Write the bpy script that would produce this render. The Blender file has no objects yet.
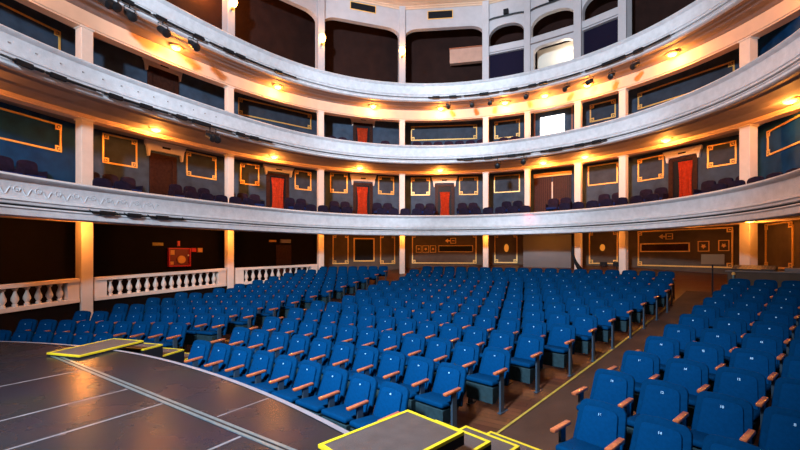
import bpy, bmesh, math, random
from math import sin, cos, pi, radians, sqrt, atan2
from mathutils import Vector, Matrix
from mathutils.geometry import tessellate_polygon
random.seed(7)
scn = bpy.context.scene
COL = scn.collection
F, YH, EYE = 400.0, 253.3, 2.51          # lens in pixels, horizon row, eye height over the stalls floor

# ------------------------------------------------------------------ materials
def mat(name, col, rough=.6, metal=0, noise=0, nscale=8, bump=0, bscale=40, spec=.5, emit=None, estr=0, coat=0, sheen=0):
    m = bpy.data.materials.new(name); m.use_nodes = True
    nt = m.node_tree; b = nt.nodes['Principled BSDF']
    b.inputs['Base Color'].default_value = (*col, 1)
    b.inputs['Roughness'].default_value = rough; b.inputs['Metallic'].default_value = metal
    b.inputs['Specular IOR Level'].default_value = spec
    b.inputs['Coat Weight'].default_value = coat
    if sheen: b.inputs['Sheen Weight'].default_value = sheen
    tc = nt.nodes.new('ShaderNodeTexCoord')
    if noise:
        n = nt.nodes.new('ShaderNodeTexNoise'); n.inputs['Scale'].default_value = nscale; n.inputs['Detail'].default_value = 5
        r = nt.nodes.new('ShaderNodeValToRGB')
        r.color_ramp.elements[0].position = .3; r.color_ramp.elements[1].position = .7
        r.color_ramp.elements[0].color = tuple(c*(1-noise) for c in col)+(1,)
        r.color_ramp.elements[1].color = tuple(min(1, c*(1+noise)) for c in col)+(1,)
        nt.links.new(tc.outputs['Object'], n.inputs['Vector']); nt.links.new(n.outputs['Fac'], r.inputs['Fac'])
        nt.links.new(r.outputs['Color'], b.inputs['Base Color'])
    if bump:
        n2 = nt.nodes.new('ShaderNodeTexNoise'); n2.inputs['Scale'].default_value = bscale; n2.inputs['Detail'].default_value = 6
        bp = nt.nodes.new('ShaderNodeBump'); bp.inputs['Strength'].default_value = bump; bp.inputs['Distance'].default_value = .02
        nt.links.new(tc.outputs['Object'], n2.inputs['Vector']); nt.links.new(n2.outputs['Fac'], bp.inputs['Height'])
        nt.links.new(bp.outputs['Normal'], b.inputs['Normal'])
    if emit:
        b.inputs['Emission Color'].default_value = (*emit, 1); b.inputs['Emission Strength'].default_value = estr
    return m
M = dict(
 plaster = mat('plaster', (.66,.65,.66), .55, noise=.10, nscale=5, bump=.35, bscale=22),
 plaster_smooth = mat('plaster_smooth', (.50,.45,.45), .6, noise=.05, nscale=3),
 plaster_dim = mat('plaster_dim', (.30,.25,.23), .7, noise=.1, nscale=3),
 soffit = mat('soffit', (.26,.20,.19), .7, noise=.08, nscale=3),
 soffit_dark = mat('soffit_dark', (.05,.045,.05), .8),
 beam = mat('beam', (.74,.50,.34), .6, noise=.05, nscale=3),
 pillar = mat('pillar', (.76,.63,.53), .55, noise=.05, nscale=4),
 wall_grey = mat('wall_grey', (.045,.066,.098), .65, spec=.12, noise=.25, nscale=2.5),
 wall_teal = mat('wall_teal', (.003,.045,.13), .6, spec=.12, noise=.3, nscale=2),  # on the left end box the teal stands in for blue light
 wall_dark = mat('wall_dark', (.006,.003,.0025), .8, spec=.12, noise=.2, nscale=3),  # near-black colour carries the shade of the unlit left wall
 wall_brown = mat('wall_brown', (.10,.068,.048), .7, spec=.12, noise=.15, nscale=3),
 wall_pale = mat('wall_pale', (.15,.135,.13), .7, noise=.05, nscale=3),
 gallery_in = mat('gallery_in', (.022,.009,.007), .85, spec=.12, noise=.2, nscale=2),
 panel_in = mat('panel_in', (.040,.047,.062), .6, spec=.12, noise=.2, nscale=3),
 gold = mat('gold', (.90,.50,.13), .42, metal=.2, noise=.12, nscale=20),
 black = mat('black', (.012,.012,.014), .5, spec=.12),
 black_metal = mat('black_metal', (.02,.02,.022), .4, metal=.5),
 navy = mat('navy', (.008,.005,.018), .8, spec=.12),
 curtain = mat('curtain', (.42,.035,.008), .75, spec=.12, noise=.25, nscale=9),
 door_wood = mat('door_wood', (.04,.013,.008), .5, spec=.12, noise=.3, nscale=10),
 wood_red = mat('wood_red', (.33,.09,.035), .4, noise=.2, nscale=12),
 seat_blue = mat('seat_blue', (.0004,.034,.105), .75, noise=.12, nscale=30, bump=.15, bscale=300, spec=.02),
 seat_blue_in = mat('seat_blue_in', (.0004,.040,.128), .75, noise=.10, nscale=30, spec=.02),
 seat_pan = mat('seat_pan', (.018,.04,.05), .55, spec=.12, noise=.2, nscale=20),
 post = mat('post', (.045,.075,.11), .4, metal=.4),
 arm_wood = mat('arm_wood', (.50,.13,.05), .32, noise=.25, nscale=25, coat=.3),
 plate = mat('plate', (.28,.50,.72), .4, metal=.1),
 bal_seat = mat('bal_seat', (.013,.008,.022), .8, spec=.12, noise=.3, nscale=10),
 bal_seat2 = mat('bal_seat2', (.004,.02,.10), .8, spec=.12, noise=.2, nscale=10),
 aisle = mat('aisle', (.06,.03,.021), .65, spec=.12, noise=.25, nscale=1.6, bump=.1, bscale=60),
 yellow = mat('yellow', (.62,.46,.01), .5, noise=.12, nscale=18),
 yellow_dull = mat('yellow_dull', (.40,.27,.04), .6, noise=.2, nscale=8),
 step_top = mat('step_top', (.055,.045,.045), .6, noise=.2, nscale=8, bump=.3, bscale=120),
 alu = mat('alu', (.16,.27,.32), .35, metal=.7, noise=.15, nscale=10),
 strip = mat('strip', (.19,.175,.20), .5, noise=.1, nscale=10),
 seam = mat('seam', (.13,.12,.13), .6, noise=.3, nscale=6),
 red = mat('red', (.55,.01,.02), .45),
 amber = mat('amber', (.75,.35,.08), .5),
 white = mat('white', (.8,.8,.8), .5),
 glow = mat('glow', (1,.6,.25), .5, emit=(1,.42,.055), estr=11),
 glow_sconce = mat('glow_sconce', (1,.6,.25), .5, emit=(1,.50,.10), estr=22),
 glow_white = mat('glow_white', (1,1,1), .5, emit=(1,.95,.88), estr=5),
 glow_dim = mat('glow_dim', (.5,.2,.05), .5, emit=(1,.36,.04), estr=.5),
 glow_red = mat('glow_red', (1,.2,.2), .5, emit=(1,.15,.2), estr=4),
 card_pale = mat('card_pale', (.50,.27,.19), .6, noise=.1, nscale=3),
 card = mat('card', (.30,.15,.06), .7),
 teal = mat('teal', (.05,.30,.38), .5),
)
# planked wood for the stalls floor, board lines in object space
def plank_mat(name, c1, c2, sx, sy, rough, ang, bump=.2, spec=.5):
    m = bpy.data.materials.new(name); m.use_nodes = True; nt = m.node_tree; b = nt.nodes['Principled BSDF']
    tc = nt.nodes.new('ShaderNodeTexCoord'); mp = nt.nodes.new('ShaderNodeMapping'); mp.inputs['Rotation'].default_value[2] = ang
    br = nt.nodes.new('ShaderNodeTexBrick'); br.inputs['Scale'].default_value = 1
    br.inputs['Color1'].default_value = (*c1,1); br.inputs['Color2'].default_value = (*c2,1); br.inputs['Mortar'].default_value = tuple(c*.3 for c in c1)+(1,)
    br.inputs['Mortar Size'].default_value = .006; br.inputs['Brick Width'].default_value = sx; br.inputs['Row Height'].default_value = sy
    nz = nt.nodes.new('ShaderNodeTexNoise'); nz.inputs['Scale'].default_value = 2.2; nz.inputs['Detail'].default_value = 8
    mx = nt.nodes.new('ShaderNodeMix'); mx.data_type = 'RGBA'; mx.blend_type = 'MULTIPLY'; mx.inputs[0].default_value = .55
    rr = nt.nodes.new('ShaderNodeMapRange'); rr.inputs['From Min'].default_value = .3; rr.inputs['From Max'].default_value = .75
    rr.inputs['To Min'].default_value = rough*.92; rr.inputs['To Max'].default_value = rough*1.08
    L = nt.links.new
    L(tc.outputs['Object'], mp.inputs['Vector']); L(mp.outputs['Vector'], br.inputs['Vector']); L(tc.outputs['Object'], nz.inputs['Vector'])
    L(br.outputs['Color'], mx.inputs[6]); L(nz.outputs['Color'], mx.inputs[7]); L(mx.outputs[2], b.inputs['Base Color'])
    L(nz.outputs['Fac'], rr.inputs['Value']); L(rr.outputs['Result'], b.inputs['Roughness'])
    b.inputs['Specular IOR Level'].default_value = spec
    return m
M['planks'] = plank_mat('planks', (.15,.052,.02), (.09,.03,.013), 1.8, .12, .45, .59)
M['stage'] = plank_mat('stage', (.021,.018,.023), (.018,.016,.020), 30, 30, .27, 0, spec=.11)

# ------------------------------------------------------------------ helpers
def link(o, parent=None):
    COL.objects.link(o)
    if parent: o.parent = parent
    return o
def tag(o, label=None, cat=None, group=None, kind=None):
    if label: o['label'] = label
    if cat: o['category'] = cat
    if group: o['group'] = group
    if kind: o['kind'] = kind
    return o
class MB:
    def __init__(s): s.v = []; s.f = []
    def add(s, vs, fs):
        n = len(s.v); s.v += [tuple(v) for v in vs]; s.f += [tuple(i+n for i in f) for f in fs]; return s
    def box(s, a, b, mtx=None):
        x0,y0,z0 = a; x1,y1,z1 = b
        vs = [Vector(p) for p in ((x0,y0,z0),(x1,y0,z0),(x1,y1,z0),(x0,y1,z0),(x0,y0,z1),(x1,y0,z1),(x1,y1,z1),(x0,y1,z1))]
        if mtx: vs = [mtx @ v for v in vs]
        return s.add(vs, [(0,3,2,1),(4,5,6,7),(0,1,5,4),(1,2,6,5),(2,3,7,6),(3,0,4,7)])
    def lathe(s, prof, n=10, mtx=None):       # prof: (r,z)
        vs = []; fs = []
        for r,z in prof:
            for i in range(n):
                v = Vector((r*cos(2*pi*i/n), r*sin(2*pi*i/n), z)); vs.append(mtx @ v if mtx else v)
        for k in range(len(prof)-1):
            for i in range(n):
                j = (i+1) % n; fs.append((k*n+i, k*n+j, (k+1)*n+j, (k+1)*n+i))
        fs.append(tuple(range(n-1,-1,-1))); fs.append(tuple((len(prof)-1)*n+i for i in range(n)))
        return s.add(vs, fs)
    def tube(s, pts, r, n=6):
        pts = [Vector(p) for p in pts]; vs = []; fs = []
        for i,p in enumerate(pts):
            d = (pts[min(i+1,len(pts)-1)]-pts[max(i-1,0)]).normalized()
            up = Vector((0,0,1)) if abs(d.z) < .95 else Vector((1,0,0))
            a = d.cross(up).normalized(); b = a.cross(d)
            for k in range(n): vs.append(p + a*r*cos(2*pi*k/n) + b*r*sin(2*pi*k/n))
        for i in range(len(pts)-1):
            for k in range(n):
                j = (k+1) % n; fs.append((i*n+k, i*n+j, (i+1)*n+j, (i+1)*n+k))
        fs.append(tuple(range(n-1,-1,-1))); fs.append(tuple((len(pts)-1)*n+k for k in range(n)))
        return s.add(vs, fs)
    def outline(s, pts, t, mtx=None):         # closed outline of (x,z) extruded from y=0 to y=t
        n = len(pts)
        vs = [Vector((x,0,z)) for x,z in pts] + [Vector((x,t,z)) for x,z in pts]
        if mtx: vs = [mtx @ v for v in vs]
        fs = [tuple(range(n)), tuple(range(2*n-1,n-1,-1))] + [(i, i+n, (i+1)%n+n, (i+1)%n) for i in range(n)]
        return s.add(vs, fs)
    def mesh(s, name, m, bevel=0, smooth=False, seg=2):
        me = bpy.data.meshes.new(name); me.from_pydata(s.v, [], s.f)
        bm = bmesh.new(); bm.from_mesh(me); bmesh.ops.recalc_face_normals(bm, faces=bm.faces)
        if bevel:
            es = [e for e in bm.edges if len(e.link_faces) == 2 and e.calc_face_angle(0) > .6]
            bmesh.ops.bevel(bm, geom=es, offset=bevel, segments=seg, profile=.5, affect='EDGES')
        bm.to_mesh(me); bm.free(); me.materials.append(m)
        if smooth:
            for p in me.polygons: p.use_smooth = True
            me.set_sharp_from_angle(angle=radians(40))
        return me
    def build(s, name, m, parent=None, **k):
        return link(bpy.data.objects.new(name, s.mesh(name, m, **k)), parent)
def empty(name, loc=(0,0,0), rz=0, **t):
    o = bpy.data.objects.new(name, None); o.empty_display_size = .1; o.location = loc; o.rotation_euler = (0,0,rz)
    link(o); return tag(o, **t)
def put(name, me, parent=None, loc=(0,0,0), rz=0):
    o = bpy.data.objects.new(name, me); o.location = loc; o.rotation_euler = (0,0,rz); return link(o, parent)
def copy_tree(o, parent=None):
    c = o.copy(); COL.objects.link(c); c.parent = parent
    for ch in list(o.children): copy_tree(ch, c)
    return c

# ------------------------------------------------------------------ plan of the house
AL = .59
O = Vector((-10.8,-6.72)); AX = Vector((sin(AL),cos(AL))); RX = Vector((cos(AL),-sin(AL)))
C = Vector((-.53,8.62))
HK = 1.3                                       # size of the house against the first survey
def hz(z): return EYE+HK*(z-EYE)
def P(ph, off, z=None):                          # horseshoe of the balconies; off grows outwards
    rad = 7.55+off+.34*(1-cos(ph))-.78*(1-cos(2*ph))+.25*(1-cos(3*ph))+1.06*sin(ph)+.19*sin(2*ph)
    p = C + RX*(rad*sin(ph)) + AX*(rad*cos(ph))
    return Vector((p.x*HK, p.y*HK, 0 if z is None else hz(z)))
PH0, PH1 = radians(-148), radians(118)
def ph_at(u, off):                            # angle on the horseshoe that is seen along a bearing
    best = None; N = 1400
    for i in range(N+1):
        ph = PH0+(PH1-PH0)*i/N; p = P(ph, off)
        if p.y < 1: continue
        d = abs(400+F*p.x/p.y-u)
        if best is None or d < best[0]: best = (d, ph)
    return best[1]
def zof(v, y): return EYE+(YH-v)*y/F
PO, WO = 1.7, 3.0
PU = [84,229.5,320.5,402,485.5,527.5,578,624,748]
PPH = [ph_at(u, PO) for u in PU]
H = [1.41+EYE, 4.16+EYE, 6.74+EYE]; OFF = [-.48, 0, .46]
def sweep(name, prof, m, parent, a=PH0, b=PH1, n=150, closed=False, base=0, smooth=True):
    mb = MB(); k = len(prof)
    for i in range(n+1):
        ph = a+(b-a)*i/n
        for off,z in prof: mb.v.append(tuple(P(ph, off+base, z)))
    for i in range(n):
        for j in range(k if closed else k-1):
            j2 = (j+1) % k
            mb.f.append((i*k+j, (i+1)*k+j, (i+1)*k+j2, i*k+j2))
    if closed: mb.f += [tuple(range(k)), tuple(n*k+j for j in range(k-1,-1,-1))]
    return mb.build(name, m, parent, smooth=smooth)

# ------------------------------------------------------------------ camera
cam = bpy.data.cameras.new('camera'); cam.sensor_width = 36; cam.lens = 18; cam.shift_y = (YH-225)/800
cam.clip_start = .05; cam.clip_end = 200
co = bpy.data.objects.new('camera', cam); COL.objects.link(co); co.location = (0,0,EYE); co.rotation_euler = (pi/2,0,0)
scn.camera = co

# ------------------------------------------------------------------ stalls floor
def corr(th): return 0
def polar(S, th, z=0):
    R = S-corr(th); return Vector((O.x+R*sin(th), O.y+R*cos(th), z))
def floor_z(S, th=1): return .0728*max(0, S-15.65)+.0026*max(0, S-20)**2-.1*min(1,max(0,(.40-th)/.2))
def ring_patch(name, th0, th1, S0, S1, m, dz=0, nS=60, nT=60, parent=None, thick=0):
    mb = MB()
    for i in range(nS+1):
        S = S0+(S1-S0)*i/nS
        for j in range(nT+1):
            th = th0+(th1-th0)*j/nT; mb.v.append(tuple(polar(S, th, floor_z(S, th)+dz)))
    for i in range(nS):
        for j in range(nT):
            a = i*(nT+1)+j; mb.f.append((a, a+1, a+nT+2, a+nT+1))
    return mb.build(name, m, parent)
fl = ring_patch('floor', -.45, 1.9, 12.2, 38, M['planks'], nS=90, nT=90); fl['kind'] = 'structure'
AIS = [(.378,.424),(.789,.832)]
for k,(a,b) in enumerate(AIS):
    o = ring_patch('aisle_carpet', a, b, 14.6, 29.2, M['aisle'], dz=.008, nT=4)
    tag(o, ['brown carpeted left aisle between the left and centre seat blocks','brown carpeted right aisle beside the yellow line'][k], 'aisle carpet')
o = ring_patch('aisle_marking', .7865, .7885, 15.6, 26.5, M['yellow_dull'], dz=.014, nT=1)
tag(o, 'thin yellow line along the edge of the right aisle', 'floor line')

# ------------------------------------------------------------------ stage
ZS = 1.01
def stage_R(th): return 14.45-5*max(0, .55-th)**2
mb = MB(); n = 60; edge = []
for i in range(n+1):
    th = -.1+1.42*i/n; R = stage_R(th); edge.append((O.x+R*sin(th), O.y+R*cos(th)))
back = [(edge[-1][0], -5.5), (edge[0][0]-1, -5.5), (edge[0][0]-1, edge[0][1])]
poly = edge+back
top = [(x,y,ZS) for x,y in poly]; bot = [(x,y,-.12) for x,y in poly]; k = len(poly)
mb.add(top+bot, [tuple(range(k))]+[(i,(i+1)%k,(i+1)%k+k,i+k) for i in range(k)])
st = mb.build('stage_floor', M['stage']); st['kind'] = 'structure'
mb = MB()
for i in range(n):
    (x0,y0),(x1,y1) = edge[i],edge[i+1]
    a0 = (Vector((x0,y0))-O).normalized(); a1 = (Vector((x1,y1))-O).normalized()
    p = lambda x,y,a,d,z: (x+a.x*d, y+a.y*d, z)
    mb.add([p(x0,y0,a0,-.045,ZS+.006),p(x1,y1,a1,-.045,ZS+.006),p(x1,y1,a1,.012,ZS+.006),p(x0,y0,a0,.012,ZS+.006),p(x0,y0,a0,.012,ZS-.08),p(x1,y1,a1,.012,ZS-.08)],
           [(0,1,2,3),(3,2,5,4)])
tag(mb.build('stage_edge_strip', M['strip']), 'pale metal edging strip along the curved front of the stage', 'edging strip')
def axm(lat, ax, z=0): p = O+RX*lat+AX*ax; return Vector((p.x,p.y,z))
rotA = -AL
def axbox(mb, l0, l1, a0, a1, z0, z1):
    m = Matrix.Translation((O.x,O.y,0)) @ Matrix.Rotation(rotA, 4, 'Z'); mb.box((l0,a0,z0),(l1,a1,z1), m)
tr = empty('stage_track', axm(0,13.64,ZS), label='straight metal track set in the stage floor', cat='floor track')
inv = Matrix.Translation((-axm(0,13.64,ZS)))
def axpart(name, boxes, m, parent):
    mb = MB()
    for b in boxes: axbox(mb, *b)
    mb.v = [tuple(inv @ Vector(v)) for v in mb.v]
    return mb.build(name, m, parent)
axpart('rail', [(-2.25,6,13.60,13.63,ZS,ZS+.006),(-2.25,6,13.655,13.685,ZS,ZS+.006)], M['alu'], tr)
axpart('slot', [(-2.25,6,13.63,13.655,ZS,ZS+.003)], M['black'], tr)
mb = MB()
for l in (-1.01,.277,1.046,2.33,3.6,4.4): axbox(mb, l-.014, l+.014, 6, 13.59, ZS, ZS+.0015)
for l in (1.80,3.1): axbox(mb, l-.008, l+.008, 13.71, 14.28, ZS, ZS+.0015)
tag(mb.build('floor_tape', M['seam']), 'pale seams taped between the dark stage floor sheets', 'floor seams', kind='stuff')
mb = MB(); axbox(mb, -2.30, -2.28, 6, 13.57, ZS, ZS+.002)
tag(mb.build('floor_cable_seam', M['black']), 'thin black line across the stage at the left by the step box', 'floor line')

# ------------------------------------------------------------------ step boxes with yellow nosing
def steps(loc, ang, label, L=.935, W=.62, H0=.10):
    t = empty('step_unit', loc, -ang, label=label, cat='steps', group='step units off the stage')
    # local x = width, y = outwards. first platform then three lower treads
    y0 = 0; levels = [(0,L,ZS+H0),(L,L+.38,ZS-.10),(L+.38,L+.86,ZS-.30),(L+.86,L+1.32,ZS-.50)]
    for i,(a,b,z) in enumerate(levels):
        za = ZS+.002 if i == 0 else 0
        if i == 0:
            MB().box((0,a,za),(W,b,z-.02)).build('platform', M['black'], t)
        else:
            MB().box((0,a,.0+.07*0),(W,b-.0,z-.02)).build('step_body', M['black'], t)
        MB().box((.03,a+.03,z-.02),(W-.03,b-.03,z)).build('tread', M['step_top'], t)
        e = MB(); w = .03
        e.box((0,a,z-.022),(w,b,z+.004)).box((W-w,a,z-.022),(W,b,z+.004)).box((w,b-w,z-.022),(W-w,b,z+.004)).box((w,a,z-.022),(W-w,a+w,z+.004))
        tag(e.build('nosing', M['yellow'], t), 'yellow edge strip')
steps((-.600,2.925,0), .80, 'black step unit with yellow edging at the right, beside the front row seats')
steps((-5.16,5.84,0), .27, 'black step unit with yellow edging at the far left edge of the stage', L=1.03, W=.64, H0=.045)

# ------------------------------------------------------------------ theatre seats
def back_outline(w0, w1, z0, z1, r, n=5, bow=.015):
    pts = [(-w0/2,z0),(w0/2,z0)]
    for i in range(n+1):
        t = pi/2*i/n; pts.append((w1/2-r+r*cos(t), z1-r+r*sin(t)))
    pts.append((0, z1+bow))
    for i in range(n+1):
        t = pi/2+pi/2*i/n; pts.append((-w1/2+r+r*cos(t), z1-r+r*sin(t)))
    return pts
TB = Matrix.Translation((0,.13,0)) @ Matrix.Translation((0,0,.40)) @ Matrix.Rotation(radians(-20),4,'X') @ Matrix.Translation((0,0,-.40))
me_back = MB().outline(back_outline(.525,.475,.36,.885,.085,bow=.012), .055, TB).mesh('backrest', M['seat_blue'], bevel=.014, smooth=True)
me_cush = MB().outline(back_outline(.40,.345,.44,.815,.05,bow=.01), -.034, TB @ Matrix.Translation((0,-.0,0))).mesh('back_cushion', M['seat_blue_in'], bevel=.009, smooth=True)
me_seat = MB().box((-.24,-.265,-.035),(.24,.17,.035), Matrix.Translation((0,0,.435)) @ Matrix.Rotation(radians(-6),4,'X')).mesh('seat_cushion', M['seat_blue'], bevel=.028, smooth=True, seg=3)
me_pan = MB().add([(-.235,-.245,.405),(.235,-.245,.405),(.225,.18,.38),(-.225,.18,.38),(-.225,-.235,.16),(.225,-.235,.16),(.21,-.12,.14),(-.21,-.12,.14)],
                  [(0,1,2,3),(4,5,6,7),(0,1,5,4),(1,2,6,5),(2,3,7,6),(3,0,4,7)]).mesh('seat_pan', M['seat_pan'], bevel=.01)
me_arm = MB().add([(.243,-.25,.595),(.297,-.25,.595),(.300,.09,.60),(.240,.09,.60),(.240,-.26,.635),(.300,-.26,.635),(.300,.09,.64),(.240,.09,.64)],
                  [(0,1,2,3),(4,5,6,7),(0,1,5,4),(1,2,6,5),(2,3,7,6),(3,0,4,7)]).mesh('armrest', M['arm_wood'], bevel=.012, smooth=True)
me_post = MB().box((.254,-.10,.012),(.286,.0,.595)).box((.240,-.13,.0),(.300,.10,.016)).mesh('support_post', M['post'], bevel=.004)
me_postE = MB().box((-.286,-.10,.012),(-.254,.0,.595)).box((-.300,-.13,.0),(-.240,.10,.016)).mesh('support_post', M['post'], bevel=.004)
me_armE = MB().add([(x-.54,y,z) for x,y,z in [(.243,-.25,.595),(.297,-.25,.595),(.300,.09,.60),(.240,.09,.60),(.240,-.26,.635),(.300,-.26,.635),(.300,.09,.64),(.240,.09,.64)]],
                  [(0,1,2,3),(4,5,6,7),(0,1,5,4),(1,2,6,5),(2,3,7,6),(3,0,4,7)]).mesh('armrest', M['arm_wood'], bevel=.012, smooth=True)
PM = TB @ Matrix.Translation((0,-.0355,.755))
me_plate = MB().outline([(.013*cos(2*pi*i/10), .011*sin(2*pi*i/10)) for i in range(10)], -.004, PM).mesh('number_plate', M['plate'])
numcache = {}
def num_mesh(s):
    if s in numcache: return numcache[s]
    cu = bpy.data.curves.new('n'+s, 'FONT'); cu.body = s; cu.size = .036; cu.align_x = 'CENTER'; cu.align_y = 'CENTER'; cu.extrude = .0015; cu.offset = .0012
    ob = bpy.data.objects.new('tmp', cu); COL.objects.link(ob)
    dg = bpy.context.evaluated_depsgraph_get(); me = bpy.data.meshes.new_from_object(ob.evaluated_get(dg))
    bpy.data.objects.remove(ob)
    me.transform(PM @ Matrix.Translation((0,-.003,0)) @ Matrix.Rotation(pi/2,4,'X')); me.materials.clear(); me.materials.append(M['plate'])
    numcache[s] = me; return me
WS = .54
ORD = 'first second third fourth fifth sixth seventh eighth ninth tenth eleventh twelfth thirteenth fourteenth fifteenth sixteenth seventeenth eighteenth nineteenth twentieth'.split()
ORD += ['twenty-'+w for w in ORD[:9]]+['thirtieth']
def in_house(p, margin):
    d = Vector((p.x,p.y))-C*HK; ph = atan2(d.dot(RX), d.dot(AX))
    return min((P(ph+dd, PO)-Vector((p.x,p.y,0))).length for dd in (-.1,-.05,0,.05,.1)) > margin and (P(ph,PO).xy-C*HK).length > d.length
spots = []; UMIN = [-40,2,60,102,142,174,202,226,247,265,281,295,308]
TR = [.756,.765,.772,.776,.783,.785,.787,.79,.791,.793,.794,.79,.785]
for k in range(13):
    S = 15.4+1.02*k; zz = floor_z(S+.25)
    th = TR[k]; n = int((th-.432)*S/WS+.5)
    for j in range(n):
        t = th-(j+.5)*WS/S; spots.append(('centre',k,j,t,S,zz,j==n-1,False))
    # left block, counted from the left aisle
    th = .372 if k else .30; j = 0
    if k == 1: th = .358
    while True:
        t = th-(j+.5)*WS/S; Rr = S-corr(t)
        q = polar(S+.25, t)
        if t < -.1 or q.y < 3 or not in_house(q, .42): break
        u = 400+F*q.x/q.y
        if u < UMIN[k]: break
        spots.append(('left',k,j,t,S,zz,False,j==0)); j += 1
    # right block, counted from the right aisle
    if k <= 11:
        j = 0
        while j < 22:
            if k == 0 and j == 0: j = 1
            t = (.852 if k < 2 else .837)+(j+.5)*WS/S; q = polar(S+.25, t)
            if q.y < 1.2 or 400+F*q.x/q.y > 860 or not in_house(q, .6): break
            spots.append(('right',k,j,t,S,zz,j==0,False)); j += 1
full = []
for s in spots:
    b,k,j,t,S,zz,endl,endr = s; zz = floor_z(S+.25, t); s = (b,k,j,t,S,zz,endl,endr)
    # radial slot: the arm tips lie on S, the seat origin .25 behind
    q = polar(S+.25, t, zz)
    # facing: numerical normal of the row
    e = .01; tg = (polar(S,t+e)-polar(S,t-e)); rz = atan2(tg.y, tg.x)
    u = 400+F*q.x/q.y; v = YH+F*(EYE-zz-.95)/q.y
    if min((P(pp,PO).xy-q.xy).length for pp in PPH) < .45: continue
    if u < -25 or u > 830 or v > 452: continue
    full.append((q.length, s, q, rz))
full.sort(key=lambda a: a[0])
BN = {'centre':'centre block','left':'left block','right':'right block'}
AN = {'centre':'right aisle','left':'left aisle','right':'right aisle'}
def make_seat(first, extra_left, label, group, q, rz, num):
    t = bpy.data.objects.new('theatre_seat', None); t.empty_display_size = .1; t.location = q; t.rotation_euler = (0,0,rz); link(t)
    tag(t, label, 'seat', group)
    for nm,me in (('backrest',me_back),('back_cushion',me_cush),('seat_cushion',me_seat),('seat_pan',me_pan),('armrest',me_arm),('support_post',me_post)):
        put(nm, me, t)
    if extra_left: put('armrest', me_armE, t); put('support_post', me_postE, t)
    put('seat_number', num_mesh(num), t) if num else put('number_plate', me_plate, t)
    return t
n_ind = 0
stuffM = {}
for dist,(b,k,j,t,S,zz,endl,endr),q,rz in full:
    if n_ind < 300:
        lab = f'blue theatre seat, {ORD[j]} from the {AN[b]}, {ORD[k]} row, {BN[b]}'
        num = None
        if b == 'right' and dist < 9: num = str(max(2, 14-2*j+(2 if k%2 else 0)))
        make_seat(None, endl, lab, f'blue seats of the {BN[b]}', q, rz, num); n_ind += 1
    else:
        mt = Matrix.Translation(q) @ Matrix.Rotation(rz,4,'Z')
        for me in (me_back, me_cush, me_seat, me_arm, me_post):
            mn = me.materials[0].name
            mb = stuffM.setdefault(mn, (MB(), me.materials[0]))[0]
            mb.add([mt @ v.co for v in me.vertices], [tuple(p.vertices) for p in me.polygons])
if stuffM:
    # one object, several material slots
    allm = MB(); mats = []; idx = []
    for mn,(mb,m_) in stuffM.items():
        allm.add(mb.v, mb.f); idx += [len(mats)]*len(mb.f); mats.append(m_)
    me = bpy.data.meshes.new('distant_theatre_seats'); me.from_pydata(allm.v, [], allm.f)
    for m_ in mats: me.materials.append(m_)
    me.polygons.foreach_set('material_index', idx); me.update()
    tag(put('distant_theatre_seats', me), 'mass of dark blue seats in the farthest rows under the balcony', 'seats', kind='stuff')

# ------------------------------------------------------------------ balconies
BL = ['lowest curved white balcony, with carved relief on its parapet, over the stalls',
      'middle curved white balcony, second one above the stalls',
      'topmost curved white balcony below the arched gallery openings']
def balcony(i):
    h, bo = H[i], OFF[i]; lo = (.065,0,0)[i]
    t = empty('balcony', (0,0,0), label=BL[i], cat='balcony')
    sweep('handrail', [(.22,h-.03),(.20,h),(0,h+.012),(-.05,h-.005),(-.075,h-.035),(-.05,h-.07),(.0,h-.085),(.02,h-.10)], M['plaster'], t, base=bo)
    sweep('parapet', [(.02,h-.08),(.03,h-.14),(.045,h-.30),(.03,h-.40),(-.015,h-.43),(-.03,h-.455),(.0,h-.475),(.0,h-.515),(.06,h-.525)], M['plaster'], t, base=bo)
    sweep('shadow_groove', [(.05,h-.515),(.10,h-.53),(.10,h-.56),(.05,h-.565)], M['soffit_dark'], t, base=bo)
    sweep('lower_moulding', [(.08,h-.55),(.0,h-.565),(-.02,h-.59),(.01,h-.615),(.0,h-.66-lo),(.03,h-.685-lo),(.12,h-.69-lo),(.16,h-.66)], M['plaster'], t, base=bo)
    sweep('parapet_inner_face', [(.20,h-.01),(.22,h-.5)], M['wood_red'], t, base=bo)
    zs = h-(.64 if i else .53)
    e = PO-bo
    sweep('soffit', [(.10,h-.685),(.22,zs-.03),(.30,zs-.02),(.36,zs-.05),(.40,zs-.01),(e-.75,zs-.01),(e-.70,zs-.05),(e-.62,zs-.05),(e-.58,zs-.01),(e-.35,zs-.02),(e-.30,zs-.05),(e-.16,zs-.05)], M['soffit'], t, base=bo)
    zf = h-.36
    e2 = WO-bo
    sweep('floor_slab', [(.22,zs+.03),(.22,zf),(1.50-bo,zf),(1.50-bo,zf+.40),(e2+.3,zf+.40),(e2+.3,zs+.03)], M['plaster_dim'], t, closed=True, base=bo)
    bb = [3.36,5.62,0][0] if 0 else None
    return t
bal = [balcony(i) for i in range(3)]
# beams on the pillars (under balconies) : bottoms 3.36 and 5.62 above eye
def beam(zb, zt, t, pm='beam'):
    sweep('architrave', [(-.16,zt),(-.16,zb+.05),(-.13,zb+.03),(-.13,zb),(.16,zb),(.16,zt)], M[pm], t, base=PO)
beam(3.36+EYE, H[1]-.64, bal[1]); beam(5.64+EYE, H[2]-.64, bal[2]); beam(.78+EYE, H[0]-.53, bal[0])
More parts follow.
